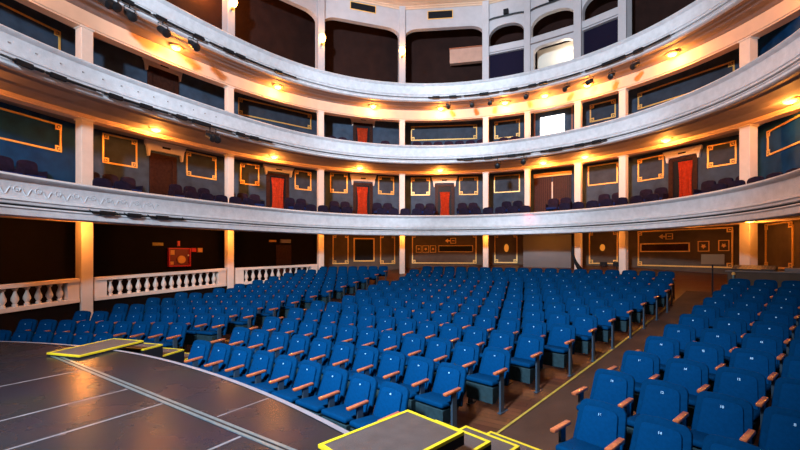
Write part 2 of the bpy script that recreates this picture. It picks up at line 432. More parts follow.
# carved scrolls on the left end of the lowest parapet
mb = MB()
phs = ph_at(150, OFF[0]); ph = ph_at(-30, OFF[0]); 
while ph < phs:
    pts = []
    for i in range(16):
        a = i/15*2.6*pi; rr = .07*(1-i/17)
        pts.append(P(ph+(rr*cos(a)+.02)/7.2, OFF[0]+.035, H[0]-.26+rr*sin(a)))
    mb.tube(pts, .011, 5)
    mb.tube([P(ph+(.05+x*.03)/7.2, OFF[0]+.035, H[0]-.30+.07*sin(x*1.1)) for x in range(9)], .012, 5)
    ph += .048
mb.build('relief_ornament', M['plaster'], bal[0], smooth=True)

# small studs on the middle parapet
mb = MB(); ph = ph_at(-20, 0)
while ph < ph_at(220, 0):
    p = P(ph, .03, H[1]-.24); mb.lathe([(.0,-.02),(.018,-.014),(.022,0),(.018,.014),(0,.02)], 6, Matrix.Translation(p)); ph += .06
mb.build('relief_ornament', M['plaster_dim'], bal[1])

# ------------------------------------------------------------------ pillars
def tang(ph, off=PO): d = P(ph+.01,off)-P(ph-.01,off); return atan2(d.y, d.x)
ZT = [(0, EYE+.86), (H[0]-.30, EYE+3.37), (H[1]-.30, EYE+5.66), (H[2]-.46, EYE+10.5)]
LN = ['leftmost','second from left','third from left','fourth from left, near the middle','fifth from left','slim sixth from left','seventh from left','eighth from left','rightmost']
def LNV(lv,i):
    if lv == 0: return (LN[:5]+[None,'sixth from left','seventh from left','rightmost'])[i]
    if lv == 3: return [None,'leftmost','second from left','third from left','fourth from left','slim fifth from left','sixth from left','rightmost'][i]
    return LN[i]
LV = ['in the stalls under the lowest balcony','between the lowest and middle balconies','between the middle and topmost balconies','on the topmost balcony']
for lv in range(4):
    for i,ph in enumerate(PPH):
        if lv == 0 and i == 5: continue
        if lv == 3 and i in (0,8): continue
        p = P(ph, PO); z0,z1 = [hz(q) for q in ZT[lv]]
        if lv == 0: z0 = 0.0
        t = empty('pillar', (p.x,p.y,z0), tang(ph), label=f'cream square pillar, {LNV(lv,i)}, {LV[lv]}', cat='pillar', group=['pillars of the stalls','pillars of the first tier','pillars of the second tier','pillars of the gallery'][lv])
        w = (.112 if i not in (0,8) else .135)*HK
        if lv == 3: w = .135*HK
        if i == 5: w *= .9
        hgt = z1-z0
        MB().box((-w,-w,0),(w,w,hgt)).build('shaft', M['pillar' if lv < 3 else 'plaster_smooth'], t, bevel=.02)
        if lv in (1,2): MB().box((-w-.035,-w-.035,0),(w+.035,w+.035,.55)).build('base', M['wood_red'], t, bevel=.01)
        if lv in (1,2): MB().box((-w-.03,-w-.03,hgt-.06),(w+.03,w+.03,hgt)).build('capital', M['pillar'], t, bevel=.01)

# ------------------------------------------------------------------ walls behind, in flat facets between the pillars
WPU = [ph_at(u, WO) for u in PU]
WPH = [PH0, radians(-138)]+WPU+[max(WPU[-1]+.25, radians(104)), radians(122)]
FAC = []
for i in range(len(WPH)-1): FAC.append((P(WPH[i],WO), P(WPH[i+1],WO)))
def hit(u, off=0):                            # where a bearing meets the facets; off < 0 in front of the wall
    dx = (u-400)/F
    for k,(A,B) in enumerate(FAC):
        t = (B-A).normalized(); nrm = Vector((-t.y,t.x,0))   # outward
        A2 = A+nrm*off; B2 = B+nrm*off
        # A2.x+s*t.x = dx*(A2.y+s*t.y)
        den = t.x-dx*t.y
        if abs(den) < 1e-6: continue
        s = (dx*A2.y-A2.x)/den
        if -.02 <= s <= (B2-A2).length+.02:
            q = A2+t*s
            if q.y > 1: return q, t, nrm, k
    return None
def wall(name, ks, z0, z1, m):
    mb = MB(); z0 = hz(z0) if z0 else 0; z1 = hz(z1)
    for k in ks:
        A,B = FAC[k]; t = (B-A).normalized(); nr = Vector((-t.y,t.x,0))*.12
        mb.add([A+Vector((0,0,z0)),B+Vector((0,0,z0)),B+Vector((0,0,z1)),A+Vector((0,0,z1)),
                A+nr+Vector((0,0,z0)),B+nr+Vector((0,0,z0)),B+nr+Vector((0,0,z1)),A+nr+Vector((0,0,z1))],
               [(0,1,2,3),(4,7,6,5),(0,4,5,1),(3,2,6,7),(0,3,7,4),(1,5,6,2)])
    o = mb.build(name, m); o['kind'] = 'structure'; return o
iL = 2; nF = len(FAC)
i2 = 4; i8 = 10
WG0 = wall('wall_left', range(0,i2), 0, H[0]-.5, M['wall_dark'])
WG1 = wall('wall_back', range(i2,nF), 0, H[0]-.5, M['wall_brown'])
W1L = wall('wall_left', range(0,iL), H[0]-.4, H[1]-.6, M['wall_teal'])
W1 = wall('wall_back', range(iL,i8), H[0]-.4, H[1]-.6, M['wall_grey'])
W1R = wall('wall_right', range(i8,nF), H[0]-.4, H[1]-.6, M['wall_teal'])
W2L = wall('wall_left', range(0,iL), H[1]-.4, H[2]-.6, M['wall_grey'])
W2 = wall('wall_back', range(iL,i8), H[1]-.4, H[2]-.6, M['wall_grey'])
W2R = wall('wall_right', range(i8,nF), H[1]-.4, H[2]-.6, M['wall_teal'])
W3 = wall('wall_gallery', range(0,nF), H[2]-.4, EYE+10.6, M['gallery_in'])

def facemat(u0, u1, off=-.0):
    """frame on a wall facet: origin at the middle, x along the wall, y into the wall; returns matrix, half width, depth"""
    r = hit((u0+u1)/2, off)
    q, t, nr, k = r
    A,B = FAC[k]; A2 = A+nr*off
    def sof(u):
        dx = (u-400)/F; return (dx*A2.y-A2.x)/(t.x-dx*t.y)
    s0,s1 = sof(u0),sof(u1)
    if s1 < s0: s0,s1 = s1,s0
    L = (B-A).length
    s0 = max(s0,.04); s1 = min(s1,L-.04)
    c = A2+t*((s0+s1)/2)
    return Matrix.Translation(c) @ Matrix.Rotation(atan2(t.y,t.x),4,'Z'), (s1-s0)/2, q.y
def moulding(u0, u1, vt, vb, parent, corner=True, ref=None, w=.058, fill='panel_in', name='panel_moulding', cs=.21):
    mt, hw, y = facemat(u0, u1)
    if ref: y = hit(ref)[0].y
    zt, zb = zof(vt,y), zof(vb,y)
    d0, d1 = -.035, -.0
    mb = MB(); x0,x1 = -hw,hw
    if corner:
        c = cs
        # outline with stepped-in corners and a small square in every corner
        mb.box((x0+c*.55,d0,zt-w),(x1-c*.55,d1,zt),mt).box((x0+c*.55,d0,zb),(x1-c*.55,d1,zb+w),mt)
        mb.box((x0,d0,zb+c*.55),(x0+w,d1,zt-c*.55),mt).box((x1-w,d0,zb+c*.55),(x1,d1,zt-c*.55),mt)
        for sx in (0,1):
            for sz in (0,1):
                cx0 = x0 if sx == 0 else x1-c; cz0 = zb if sz == 0 else zt-c; ww = w*.8
                mb.box((cx0,d0-.012,cz0),(cx0+c,d0+.0,cz0+ww),mt).box((cx0,d0-.012,cz0+c-ww),(cx0+c,d0,cz0+c),mt)
                mb.box((cx0,d0-.012,cz0+ww),(cx0+ww,d0,cz0+c-ww),mt).box((cx0+c-ww,d0-.012,cz0+ww),(cx0+c,d0,cz0+c-ww),mt)
                mb.box((cx0+c*.38,d0-.02,cz0+c*.38),(cx0+c*.62,d1,cz0+c*.62),mt)
    else:
        mb.box((x0,d0,zt-w),(x1,d1,zt),mt).box((x0,d0,zb),(x1,d1,zb+w),mt).box((x0,d0,zb+w),(x0+w,d1,zt-w),mt).box((x1-w,d0,zb+w),(x1,d1,zt-w),mt)
    o = mb.build(name, M['gold'], parent)
    if fill:
        MB().box((x0+w,-.008,zb+w),(x1-w,0,zt-w),mt).build('field', M[fill], o)
    return o
def rectbox(u0, u1, vt, vb, d0, d1, name, m, parent=None, off=0, **k):
    mt, hw, y = facemat(u0, u1, off); zt,zb = zof(vt,y), zof(vb,y)
    return MB().box((-hw,d0,zb),(hw,d1,zt),mt).build(name, M[m], parent, **k)
# first tier
moulding(-60,61,124,152,W1L, fill=None, ref=58)
moulding(102,137,136.5,165.5,W1); moulding(186,216,154,178,W1)
moulding(240,259,164,185,W1); moulding(294.5,311,171,190,W1)
moulding(330,347.5,173,193,W1); moulding(378,394,176.5,194.5,W1)
moulding(411,430,177.5,195.5,W1); moulding(459,478,177,195,W1)
moulding(494,520,175,192.5,W1,corner=False); moulding(588,618,164,184.5,W1,corner=False)
moulding(638,664,157,180,W1); moulding(707.5,737,143,166,W1)
moulding(768,840,131,156,W1R, fill=None, ref=769)
# second tier
moulding(-60,60,30.5,60,W2L,fill=None, ref=57)
moulding(238,311,106,122,W2); moulding(411,477,125.5,140,W2)
moulding(494.5,520,120.5,138,W2); moulding(590,616,102,120,W2); moulding(638,735,77,95,W2)
# stalls
moulding(332.5,348.5,234,264,WG1,fill=None); moulding(380,395,234.5,264,WG1,fill=None)
moulding(412,476.5,234,263.5,WG1,fill=None); moulding(494.5,517.5,234,263,WG1,fill=None)
moulding(589,618,231,264,WG1,fill=None); moulding(638,733.5,229,267,WG1,fill=None)
moulding(766,794,224,268,WG1,fill=None, ref=767)

# booth window, slots, emblems, medallions on the stalls wall
t = empty('window_1', (0,0,0), kind='structure')
moulding(353.5,374.5,238,261.5,t,corner=False,w=.07,fill=None,name='window_frame'); rectbox(355,373,239.5,260,-.02,-.001,'pane','black',t)
t = empty('window_2', (0,0,0), kind='structure')
moulding(438.5,473,245.5,252,t,corner=False,w=.03,fill=None,name='window_frame'); rectbox(439.5,472,246.3,251.2,-.02,-.001,'pane','black',t)
t = empty('window_3', (0,0,0), kind='structure')
moulding(640.5,690,243,252,t,corner=False,w=.05,fill=None,name='window_frame'); rectbox(642,688.5,244,251,-.02,-.001,'pane','door_wood',t)
def emblem(u0,u1,vt,vb,label,glow=False):
    mt,hw,y = facemat(u0,u1); zt,zb = zof(vt,y),zof(vb,y); c = mt.translation
    t = empty('wall_emblem', (c.x,c.y,zb), 0, label=label, cat='wall ornament', group='small ornaments on the stalls wall')
    ti = Matrix.Translation((-c.x,-c.y,-zb)); m2 = ti @ mt
    w = .03; mb = MB()
    mb.box((-hw,-.03,zt-w),(hw,0,zt),m2).box((-hw,-.03,zb),(hw,0,zb+w),m2).box((-hw,-.03,zb+w),(-hw+w,0,zt-w),m2).box((hw-w,-.03,zb+w),(hw,0,zt-w),m2)
    mb.build('frame', M['gold'], t)
    zc = (zt+zb)/2; r = min(hw,(zt-zb)/2)*.5
    n = 10; pts = [((r if i%2 else r*.55)*cos(2*pi*i/n+.3), zc+(r if i%2 else r*.55)*sin(2*pi*i/n+.3)) for i in range(n)]
    MB().outline(pts, -.03, m2).build('rosette', M['gold'], t)
for a,b in ((416,421.5),(422.5,429),(430,436)): emblem(a,b,245.5,252.5,'small gilt square ornament in the %s place left of the dark slot'%{416:'first',422.5:'second',430:'third'}[a])
emblem(698,709.5,241,251.5,'gilt square emblem just right of the long slot window on the right')
emblem(718.5,729.5,240,251,'gilt square emblem farthest right, near the right hand pillar')
def winged(u0,u1,vt,vb,label):
    mt,hw,y = facemat(u0,u1); zt,zb = zof(vt,y),zof(vb,y); c = mt.translation; zc=(zt+zb)/2; hh=(zt-zb)/2
    mb = MB(); m2 = Matrix.Translation((-c.x,-c.y,-zb)) @ mt
    mb.outline([(-hw,zc),(-hw*.45,zc+hh*.8),(-hw*.45,zc+hh*.25),(-hw*.1,zc+hh*.25),(-hw*.1,zc-hh*.25),(-hw*.45,zc-hh*.25),(-hw*.45,zc-hh*.8)],-.03,m2)
    mb.box((-hw*.02,-.03,zb),(hw,0,zb+.03),m2).box((-hw*.02,-.03,zt-.03),(hw,0,zt),m2).box((-hw*.02,-.03,zb+.03),(.03,0,zt-.03),m2).box((hw-.03,-.03,zb+.03),(hw,0,zt-.03),m2).box((hw*.3,-.03,zc-.02),(hw*.75,0,zc+.02),m2)
    o = mb.build('wall_plaque', M['gold']); o.location = (c.x,c.y,zb); tag(o,label,'plaque','arrow plaques on the stalls wall')
winged(445,456,238,243.5,'gilt arrow shaped plaque above the dark slot left of the middle pillar')
winged(659,673,233.5,239.5,'gilt arrow shaped plaque above the long slot on the right')
def medallion(u,v,ru,rv,m,label,cat='medallion',name='wall_medallion'):
    mt,hw,y = facemat(u-ru,u+ru); c = mt.translation; z=zof(v,y); rz_=rv*y/F
    o = MB().outline([(hw*cos(2*pi*i/16), rz_*sin(2*pi*i/16)) for i in range(16)],-.04, Matrix.Translation((-c.x,-c.y,0)) @ mt).build(name,M[m],bevel=.01)
    o.location=(c.x,c.y,z); tag(o,label,cat); return o
medallion(506.5,248,2.3,4,'glow_dim','glowing orange oval medallion in the gilt frame right of the middle','wall lamp','wall_glow_disc')  # a medallion, its glow put into the material
medallion(602.6,247.6,2.6,3.4,'glow_dim','round orange wall lamp left of the seventh pillar','wall lamp','wall_glow_disc')

# doors with white hoods and curtains
def lintel(u0,u1,vt,vb,parent):
    mt,hw,y = facemat(u0,u1); zt,zb = zof(vt,y),zof(vb,y); h=zt-zb
    mb = MB().outline([(-hw,zt),(-hw,zt-h*.28),(-hw*.93,zt-h*.4),(-hw*.86,zb),(-hw*.80,zb),(-hw*.76,zt-h*.62),(hw*.76,zt-h*.62),(hw*.80,zb),(hw*.86,zb),(hw*.93,zt-h*.4),(hw,zt-h*.28),(hw,zt)],-.14,mt)
    mb.box((-hw*1.03,-.18,zt-h*.14),(hw*1.03,-.14,zt),mt)
    o = mb.build('lintel', M['pillar'], parent)
    MB().box((-hw*.2,-.155,zt-h*.42),(hw*.2,-.14,zt-h*.30),mt).build('ornament', M['black'], o)
def curtain(u0,u1,vt,zb,label,m='curtain',n=24):
    mt,hw,y = facemat(u0,u1,-.05); zt = zof(vt,y); c = mt.translation
    mb = MB(); nz=6
    for j in range(nz+1):
        f=j/nz; z=zt+(zb-zt)*f; pinch = 1-.18*sin(pi*min(1,f*1.1))
        for i in range(n+1):
            x=-hw+2*hw*i/n; mb.v.append(tuple(Matrix.Translation((-c.x,-c.y,-zb)) @ mt @ Vector((x*pinch,.018*sin(i*1.9)+.01*sin(i*.7+f*3),z))))
    for j in range(nz):
        for i in range(n): a=j*(n+1)+i; mb.f.append((a,a+1,a+n+2,a+n+1))
    o = mb.build('curtain', M[m], smooth=True); o.location=(c.x,c.y,zb)
    mod = o.modifiers.new('thickness','SOLIDIFY'); mod.thickness=.012
    return tag(o,label,'curtain','curtains in the box doorways')
dn = 0
def door(u0,u1,vt,lint,zb,cur=None,lab=None,wm='door_wood'):
    global dn; dn += 1
    t = empty('door_%d'%dn, (0,0,0), kind='structure')
    mt,hw,y = facemat(u0,u1); zt=zof(vt,y)
    mb = MB(); w=.18
    mb.box((-hw,-.06,zb),(-hw+w,0,zt),mt).box((hw-w,-.06,zb),(hw,0,zt),mt).box((-hw+w,-.06,zt-w*.7),(hw-w,0,zt),mt)
    mb.build('door_frame', M[wm], t)
    MB().box((-hw+w,-.012,zb),(hw-w,-.001,zt-w*.7),mt).build('door_leaf', M['door_wood'] if not cur else M['black'], t)
    if lint: lintel(*lint, t)
    if cur: curtain(cur[0],cur[1],cur[2],zb,lab)
    return t
Z1 = hz(H[0]+.04); Z2 = hz(H[1]+.04)
door(149,176,155,(144,184,143,159),Z1)
door(266,288.5,174,(263,292.5,166.5,176),Z1,(271.5,284.5,178),'red curtain in the first tier doorway between second and third pillars')
door(353,372.5,183,(350,375.5,175,185.5),Z1,(357,368,187),'red curtain in the first tier doorway left of the middle pillar')
door(435,454.5,184.5,(432,457,177,187),Z1,(440,450,192),'red curtain in the first tier doorway right of the middle pillar')
door(669,698,157,(665.5,703,149,160.5),Z1,(678,693,161),'red curtain in the first tier doorway at the right')
door(147,178,68,(142,182,62,76),Z2)
door(353,372.5,124,(350,375.5,117,127),Z2,(357,368,128),'red curtain in the second tier doorway left of the middle pillar')
# wide wooden double door, first tier
dn += 1; t = empty('door_%d'%dn,(0,0,0),kind='structure')
mt,hw,y = facemat(534,572); zt=zof(172,y)
MB().box((-hw,-.10,zt-.24),(hw,0,zt-.03),mt).build('lintel',M['gold'],t)
for sx in (-1,1):
    a,b = (-hw+.02,-.03) if sx<0 else (.03,hw-.02)
    lf = MB().box((a,-.06,Z1),(b,0,zt-.26),mt).build('door_leaf',M['door_wood'],t)
    mb=MB(); nn=9
    for i in range(nn): x=a+(b-a)*(i+.5)/nn; mb.box((x-.012,-.075,Z1+.1),(x+.012,-.06,zt-.32),mt)
    mb.build('slats',mat('dark_slat',(.09,.028,.014),.5,spec=.12),lf)
MB().box((-.03,-.09,Z1),(.03,0,zt-.55),mt).build('meeting_post',M['pillar'],t)
# bright projection screen, second tier
t = empty('window_4',(0,0,0),kind='structure')
mt,hw,y = facemat(534,573); 
z0=zof(140,y); z1=zof(108,y)
MB().box((-hw,-.05,z0),(-hw+.08,0,z1),mt).box((hw-.08,-.05,z0),(hw,0,z1),mt).box((-hw,-.05,z1-.05),(hw,0,z1),mt).build('window_frame',M['wood_red'],t)
MB().box((-hw+.03,-.12,z1-.15),(hw-.03,-.05,z1-.08),mt).build('hood',M['gold'],t)
rectbox(540.5,564.5,116,137,-.045,-.01,'pane','glow_white',t)

# pale wall block and hanging drape in the stalls
mt,hw,y = facemat(519,571,-.9)
o = MB().box((-hw,0,.6),(hw,.85,hz(H[0]-.55)),mt).build('wall_back',M['wall_pale']); o['kind']='structure'
pd=ph_at(571.5,PO-.28); c=P(pd,PO-.28); mt=Matrix.Rotation(tang(pd),4,'Z'); zt_=hz(EYE+.8)-1.4
mb=MB(); n=14
for j in range(13):
    f=j/12; z=zt_*(1-f); x0=.75*max(0,f-.45)**1.6*1.6; w_=.13+.75*max(0,f-.62)
    for i in range(n+1):
        mb.v.append(tuple(mt @ Vector((x0+w_*i/n,.04*sin(i*1.7),z))))
for j in range(12):
    for i in range(n): a=j*(n+1)+i; mb.f.append((a,a+1,a+n+2,a+n+1))
o=mb.build('drape',M['black'],smooth=True); o.location=(c.x,c.y,1.4); o.modifiers.new('thickness','SOLIDIFY').thickness=.02
tag(o,'black drape gathered beside the sixth pillar at the back of the stalls','drape')
for u0,u1,l in ((600,607,'small dark monitor left of the seventh pillar on the back ledge'),(613,620,'small dark monitor touching the seventh pillar on the back ledge')):
    mt,hw,y=facemat(u0,u1,-.35); c=mt.translation; z=zof(266,y)
    t=empty('monitor',(c.x,c.y,z-.12),0,label=l,cat='monitor',group='monitors on the back ledge'); m2=Matrix.Translation((-c.x,-c.y,-(z-.12))) @ mt
    MB().box((-hw,-.03,z),(hw,.03,z+.2),m2).build('screen',M['black'],t,bevel=.005)
    MB().box((-.03,-.02,z-.1),(.03,.02,z),m2).box((-.1,-.07,z-.12),(.1,.07,z-.1),m2).build('stand',M['black_metal'],t)
mt,hw,y=facemat(592,624,-.35); z=zof(266,y)
c=mt.translation
o=MB().box((-hw,-.2,-.04),(hw,.3,0),Matrix.Translation((-c.x,-c.y,0))@mt).box((-hw,.22,-z+.12+.7),(hw,.3,-.04),Matrix.Translation((-c.x,-c.y,0))@mt).build('ledge',M['soffit'])
o.location=(c.x,c.y,z-.12); tag(o,'narrow ledge carrying two monitors left of the seventh pillar','ledge')

# fire cabinet, signs and exit lamp on the dark left wall
def onwall(name,u0,u1,vt,vb,m,label,cat,d=-.05,parts=None):
    mt,hw,y=facemat(u0,u1); zt,zb=zof(vt,y),zof(vb,y); c=mt.translation
    o=MB().box((-hw,d,zb),(hw,0,zt),Matrix.Translation((-c.x,-c.y,-zb))@mt).build(name,M[m]); o.location=(c.x,c.y,zb)
    tag(o,label,cat); return o
mt,hw,y=facemat(167.5,189.5); zt,zb=zof(248,y),zof(266.5,y); c=mt.translation; m2=Matrix.Translation((-c.x,-c.y,-zb))@mt
t=empty('fire_hose_cabinet',(c.x,c.y,zb),0,label='red framed fire hose cabinet on the dark left wall behind the balustrade',cat='fire cabinet')
w=.05
MB().box((-hw,-.12,zb),(-hw+w,0,zt),m2).box((hw-w,-.12,zb),(hw,0,zt),m2).box((-hw+w,-.12,zb),(hw-w,0,zb+w),m2).box((-hw+w,-.12,zt-w),(hw-w,0,zt),m2).build('frame',M['red'],t)
MB().box((-hw+w,-.03,zb+w),(hw-w,-.005,zt-w),m2).build('backing',mat('dark_red',(.16,.01,.01),.5),t)
MB().lathe([(.02,-.02),(.17,-.02),(.17,.0),(.05,.0),(.05,.02),(.17,.02),(.17,.04),(.02,.04)],16,m2@Matrix.Translation((.08,-.065,(zt+zb)/2-.10))@Matrix.Rotation(pi/2,4,'X')).build('hose_reel',M['amber'],t)
MB().box((-hw+.09,-.07,zt-.30),(-hw+.26,-.03,zt-.09),m2).box((-hw+.09,-.07,zb+.09),(-hw+.22,-.03,zb+.22),m2).build('notice',M['amber'],t)
MB().lathe([(.035,0),(.035,.02)],10,m2@Matrix.Translation((hw-.10,-.09,zt-.32))@Matrix.Rotation(pi/2,4,'X')).build('gauge',M['white'],t)
onwall('alarm_sign',191.3,196,248,251.8,'red','small red square sign right of the fire cabinet','sign',-.02)
onwall('alarm_box',197.3,202,248,252.3,'amber','small amber box right of the red sign','alarm box')
onwall('wall_sign',152.5,163,242.6,245.6,'yellow_dull','small dull yellow sign up left of the fire cabinet','sign',-.02)
onwall('call_point',177,179.5,241,246,'red','thin red beacon above the fire cabinet','beacon')
o=onwall('exit_lamp',269,276,240,242,'amber','small amber exit lamp left of the dim doorway','lamp')
dn+=1; t=empty('door_%d'%dn,(0,0,0),kind='structure')
rectbox(276,291,245,275,-.04,0,'door_leaf','door_wood',t)
o=onwall('door_light',280,290,239.5,243,'soffit','dim light fitting over the dark left doorway','lamp',-.12)

# ------------------------------------------------------------------ balustrades left
def balus_z(ph):                              # top of the handrail along the sloping floor
    p=P(ph,PO); u=400+F*p.x/max(p.y,1)
    u=max(-60,min(330,u)); return EYE+HK*(-.685+.255*(u/320))
def balustrade(pa,pb,label):
    p0=P(pa,PO); t=empty('balustrade',(p0.x,p0.y,balus_z(pa)-.55),0,label=label,cat='balustrade',group='cream balustrades along the left side')
    wa=.19/P(pa,PO).length; 
    A,B=P(pa,PO),P(pb,PO); d=(B-A).normalized(); A=A+d*.24; B=B-d*.24
    za,zb=balus_z(pa),balus_z(pb); L=(B-A).length; ang=atan2(d.y,d.x)
    slope=(zb-za)/L
    inv=Matrix.Translation(-t.location)
    def bar(x0,x1,dz0,dz1,hwid,name,m='pillar'):
        vs=[]
        for x in (x0,x1):
            for yy in (-hwid,hwid):
                for dz in (dz0,dz1):
                    q=A+d*x+Vector((-d.y,d.x,0))*yy; vs.append(q+Vector((0,0,za+slope*x+dz))-t.location)
        return MB().add(vs,[(0,1,3,2),(4,6,7,5),(0,4,5,1),(2,3,7,6),(0,2,6,4),(1,5,7,3)]).build(name,M[m],t,bevel=.008)
    bar(0,L,-.11,0,.15,'handrail'); bar(0,L,-.77,-.65,.15,'plinth')
    bar(0,.36,-.65,-.11,.12,'end_post'); bar(L-.36,L,-.65,-.11,.12,'end_post')
    hh=.41; prof=[(.05,0),(.05,.05),(.03,.06),(.045,.09),(.068,.14),(.066,.19),(.045,.25),(.03,.30),(.027,.34),(.045,.355),(.045,.375),(.055,.38),(.055,.41)]
    me=MB().lathe([(a*1.3,b*1.317) for a,b in prof],8).mesh('baluster',M['pillar'],smooth=True)
    x=.30+.12
    n=max(1,int((L-.72)/.285)); st_=(L-.72)/n
    for i in range(n):
        x=.36+st_*(i+.5); q=A+d*x
        put('baluster',me,t,(q.x-t.location.x,q.y-t.location.y,za+slope*x-.65-t.location.z))
    return t,A,B,za,zb
pl=MB()
for pa,pb,l in ((radians(-140),PPH[0],'balustrade at the far left, left of the leftmost pillar'),(PPH[0],PPH[1],'longest balustrade, below the red fire cabinet'),(PPH[1],PPH[2],'balustrade in front of the dim doorway, right of the second pillar')):
    t,A,B,za,zb=balustrade(pa,pb,l)
    A=P(pa,PO);B=P(pb,PO)
    nr=Vector((-(B-A).normalized().y,(B-A).normalized().x,0))
    pl.add([A-nr*.06+Vector((0,0,0)),B-nr*.06,B-nr*.06+Vector((0,0,zb-.772)),A-nr*.06+Vector((0,0,za-.772)),A+nr*.12,B+nr*.12,B+nr*.12+Vector((0,0,zb-.772)),A+nr*.12+Vector((0,0,za-.772))],
           [(0,1,2,3),(4,7,6,5),(3,2,6,7),(0,3,7,4),(1,5,6,2)])
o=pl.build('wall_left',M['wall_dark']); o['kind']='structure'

# ------------------------------------------------------------------ gallery arcade
def arcade(phA,phB,holes,z0,z1,name='wall_arcade',m='plaster_smooth',off=PO+.02):
    A,B=P(phA,off),P(phB,off); L=(B-A).length; d=(B-A).normalized()
    z0,z1=hz(z0),hz(z1)
    outer=[(0,z0),(L,z0),(L,z1),(0,z1)]; loops=[[Vector((x,z,0)) for x,z in outer]]
    for (s0,s1,a,b,rx,rz) in holes:
        a,b=hz(a),hz(b); rx*=HK; rz*=HK
        x0,x1=s0*L,s1*L; pts=[(x0,a),(x1,a)]; n=8
        for i in range(n+1): t=pi/2*i/n; pts.append((x1-rx+rx*cos(t), b-rz+rz*sin(t)))
        for i in range(n+1): t=pi/2+pi/2*i/n; pts.append((x0+rx+rx*cos(t), b-rz+rz*sin(t)))
        # crown the head slightly
        loops.append([Vector((x,z,0)) for x,z in pts])
    tris=tessellate_polygon(loops); flat=[p for l in loops for p in l]
    mb=MB(); mb.add([A+d*p.x+Vector((0,0,p.y)) for p in flat],tris)
    nr=Vector((-d.y,d.x,0))*.28; n0=len(flat)
    mb.add([A+nr+d*p.x+Vector((0,0,p.y)) for p in flat],[tuple(reversed(t)) for t in tris])
    k=0
    for l in loops:
        m_=len(l)
        mb.f+=[(k+i,k+(i+1)%m_,n0+k+(i+1)%m_,n0+k+i) for i in range(m_)]; k+=m_
    o=mb.build(name,M[m]); o['kind']='structure'
    return o,A,B,d,L
G0=H[2]-.16; GT=EYE+10.5; AT=EYE+9.55
arches={}
pg=[radians(-140),PPH[0],PPH[1],PPH[2],PPH[3],PPH[4],PPH[5],PPH[6],PPH[7],PPH[8],radians(104)]
for i in range(10):
    a,b=pg[i],pg[i+1]; L=(P(a,PO)-P(b,PO)).length; e=.14*HK/L
    if i in (5,6,7):
        low=(e,1-e,G0+.0,EYE+8.28,.02,.02) if i!=6 else (e+.05,.90,G0,EYE+8.2,.35,.22)
        up=(e,1-e,EYE+8.62,EYE+9.42,L/HK*.36,.42)
        o,A,B,d,L=arcade(a,b,[low,up],G0-.02,GT)
        nr=Vector((-d.y,d.x,0))
        if i!=6:
            q=A+nr*.16
            mb=MB().add([q+d*(.15)+Vector((0,0,hz(G0))),q+d*(L-.15)+Vector((0,0,hz(G0))),q+d*(L-.15)+Vector((0,0,hz(EYE+8.27))),q+d*(.15)+Vector((0,0,hz(EYE+8.27)))],[(0,1,2,3)])
            c=(A+B)/2; mb.v=[tuple(Vector(v)-Vector((c.x,c.y,hz(G0)))) for v in mb.v]
            o2=mb.build('blackout_curtain',M['navy']); o2.location=(c.x,c.y,hz(G0)); o2.modifiers.new('thickness','SOLIDIFY').thickness=.03
            tag(o2,['navy blackout curtain filling the box opening right of the fourth gallery pillar','navy blackout curtain filling the rightmost gallery box opening'][0 if i==5 else 1],'curtain','navy curtains in the gallery boxes')
        # dark hood rail over the upper arch with a little spotlight
        if i in (5,6):
            t=empty('hood_bar',(*(A+d*L*.5-nr*.1).xy,hz(EYE+9.72)),atan2(d.y,d.x),label=['curved black bar above the first small gallery arch','curved black bar above the second small gallery arch'][i-5],cat='bar',group='bars above the small gallery arches')
            MB().tube([(L*.46*x,0,-.10*abs(x)**6) for x in [q_/8 for q_ in range(-8,9)]],.042,6).build('bar',M['black_metal'],t)
            MB().box((-.13,-.15,.03),(.13,.08,.27)).build('fixture',M['black'],t,bevel=.01)
            MB().box((-.02,.0,.0),(.02,.08,.04)).build('bracket',M['black_metal'],t)
        if i==6:
            q=A+nr*1.3; 
            mb=MB().add([q+d*(L*.05)+Vector((0,0,hz(G0))),q+d*(L*1.1)+Vector((0,0,hz(G0))),q+d*(L*1.1)+Vector((0,0,hz(EYE+8.5))),q+d*(L*.05)+Vector((0,0,hz(EYE+8.5)))],[(0,1,2,3)])
            o2=mb.build('wall_box',mat('pale_box',(.75,.68,.58),.6)); o2['kind']='structure'; o2.modifiers.new('thickness','SOLIDIFY').thickness=.05
            ld=bpy.data.lights.new('box_light','POINT'); ld.energy=45; ld.color=(1,.85,.65); ld.shadow_soft_size=.1
            lo=bpy.data.objects.new('box_light',ld); COL.objects.link(lo); lo.location=A+nr*.7+d*L*.72+Vector((0,0,hz(EYE+7.95)))
            tag(lo,'warm light inside the lit gallery box','light')
    elif i in (8,9):
        arcade(a,b,[(e,1-e,G0,EYE+9.9,.1,.1)],G0-.02,GT)
    else:
        arcade(a,b,[(e*.8,1-e*.8,G0,AT,.55,.30)],G0-.02,GT)
# mid beam of the small boxes : cornice line
for i in (5,6,7):
    a,b=pg[i],pg[i+1]; A,B=P(a,PO-.03),P(b,PO-.03)
    mb=MB(); d=(B-A).normalized(); L=(B-A).length
    m_=Matrix.Translation((A.x,A.y,hz(EYE+8.33)))@Matrix.Rotation(atan2(d.y,d.x),4,'Z')
    mb.box((0,-.02,0),(L,.06,.035),m_)
    o=mb.build('trim_%d'%i,M['soffit' if i==6 else 'plaster_smooth']); o['kind']='structure'
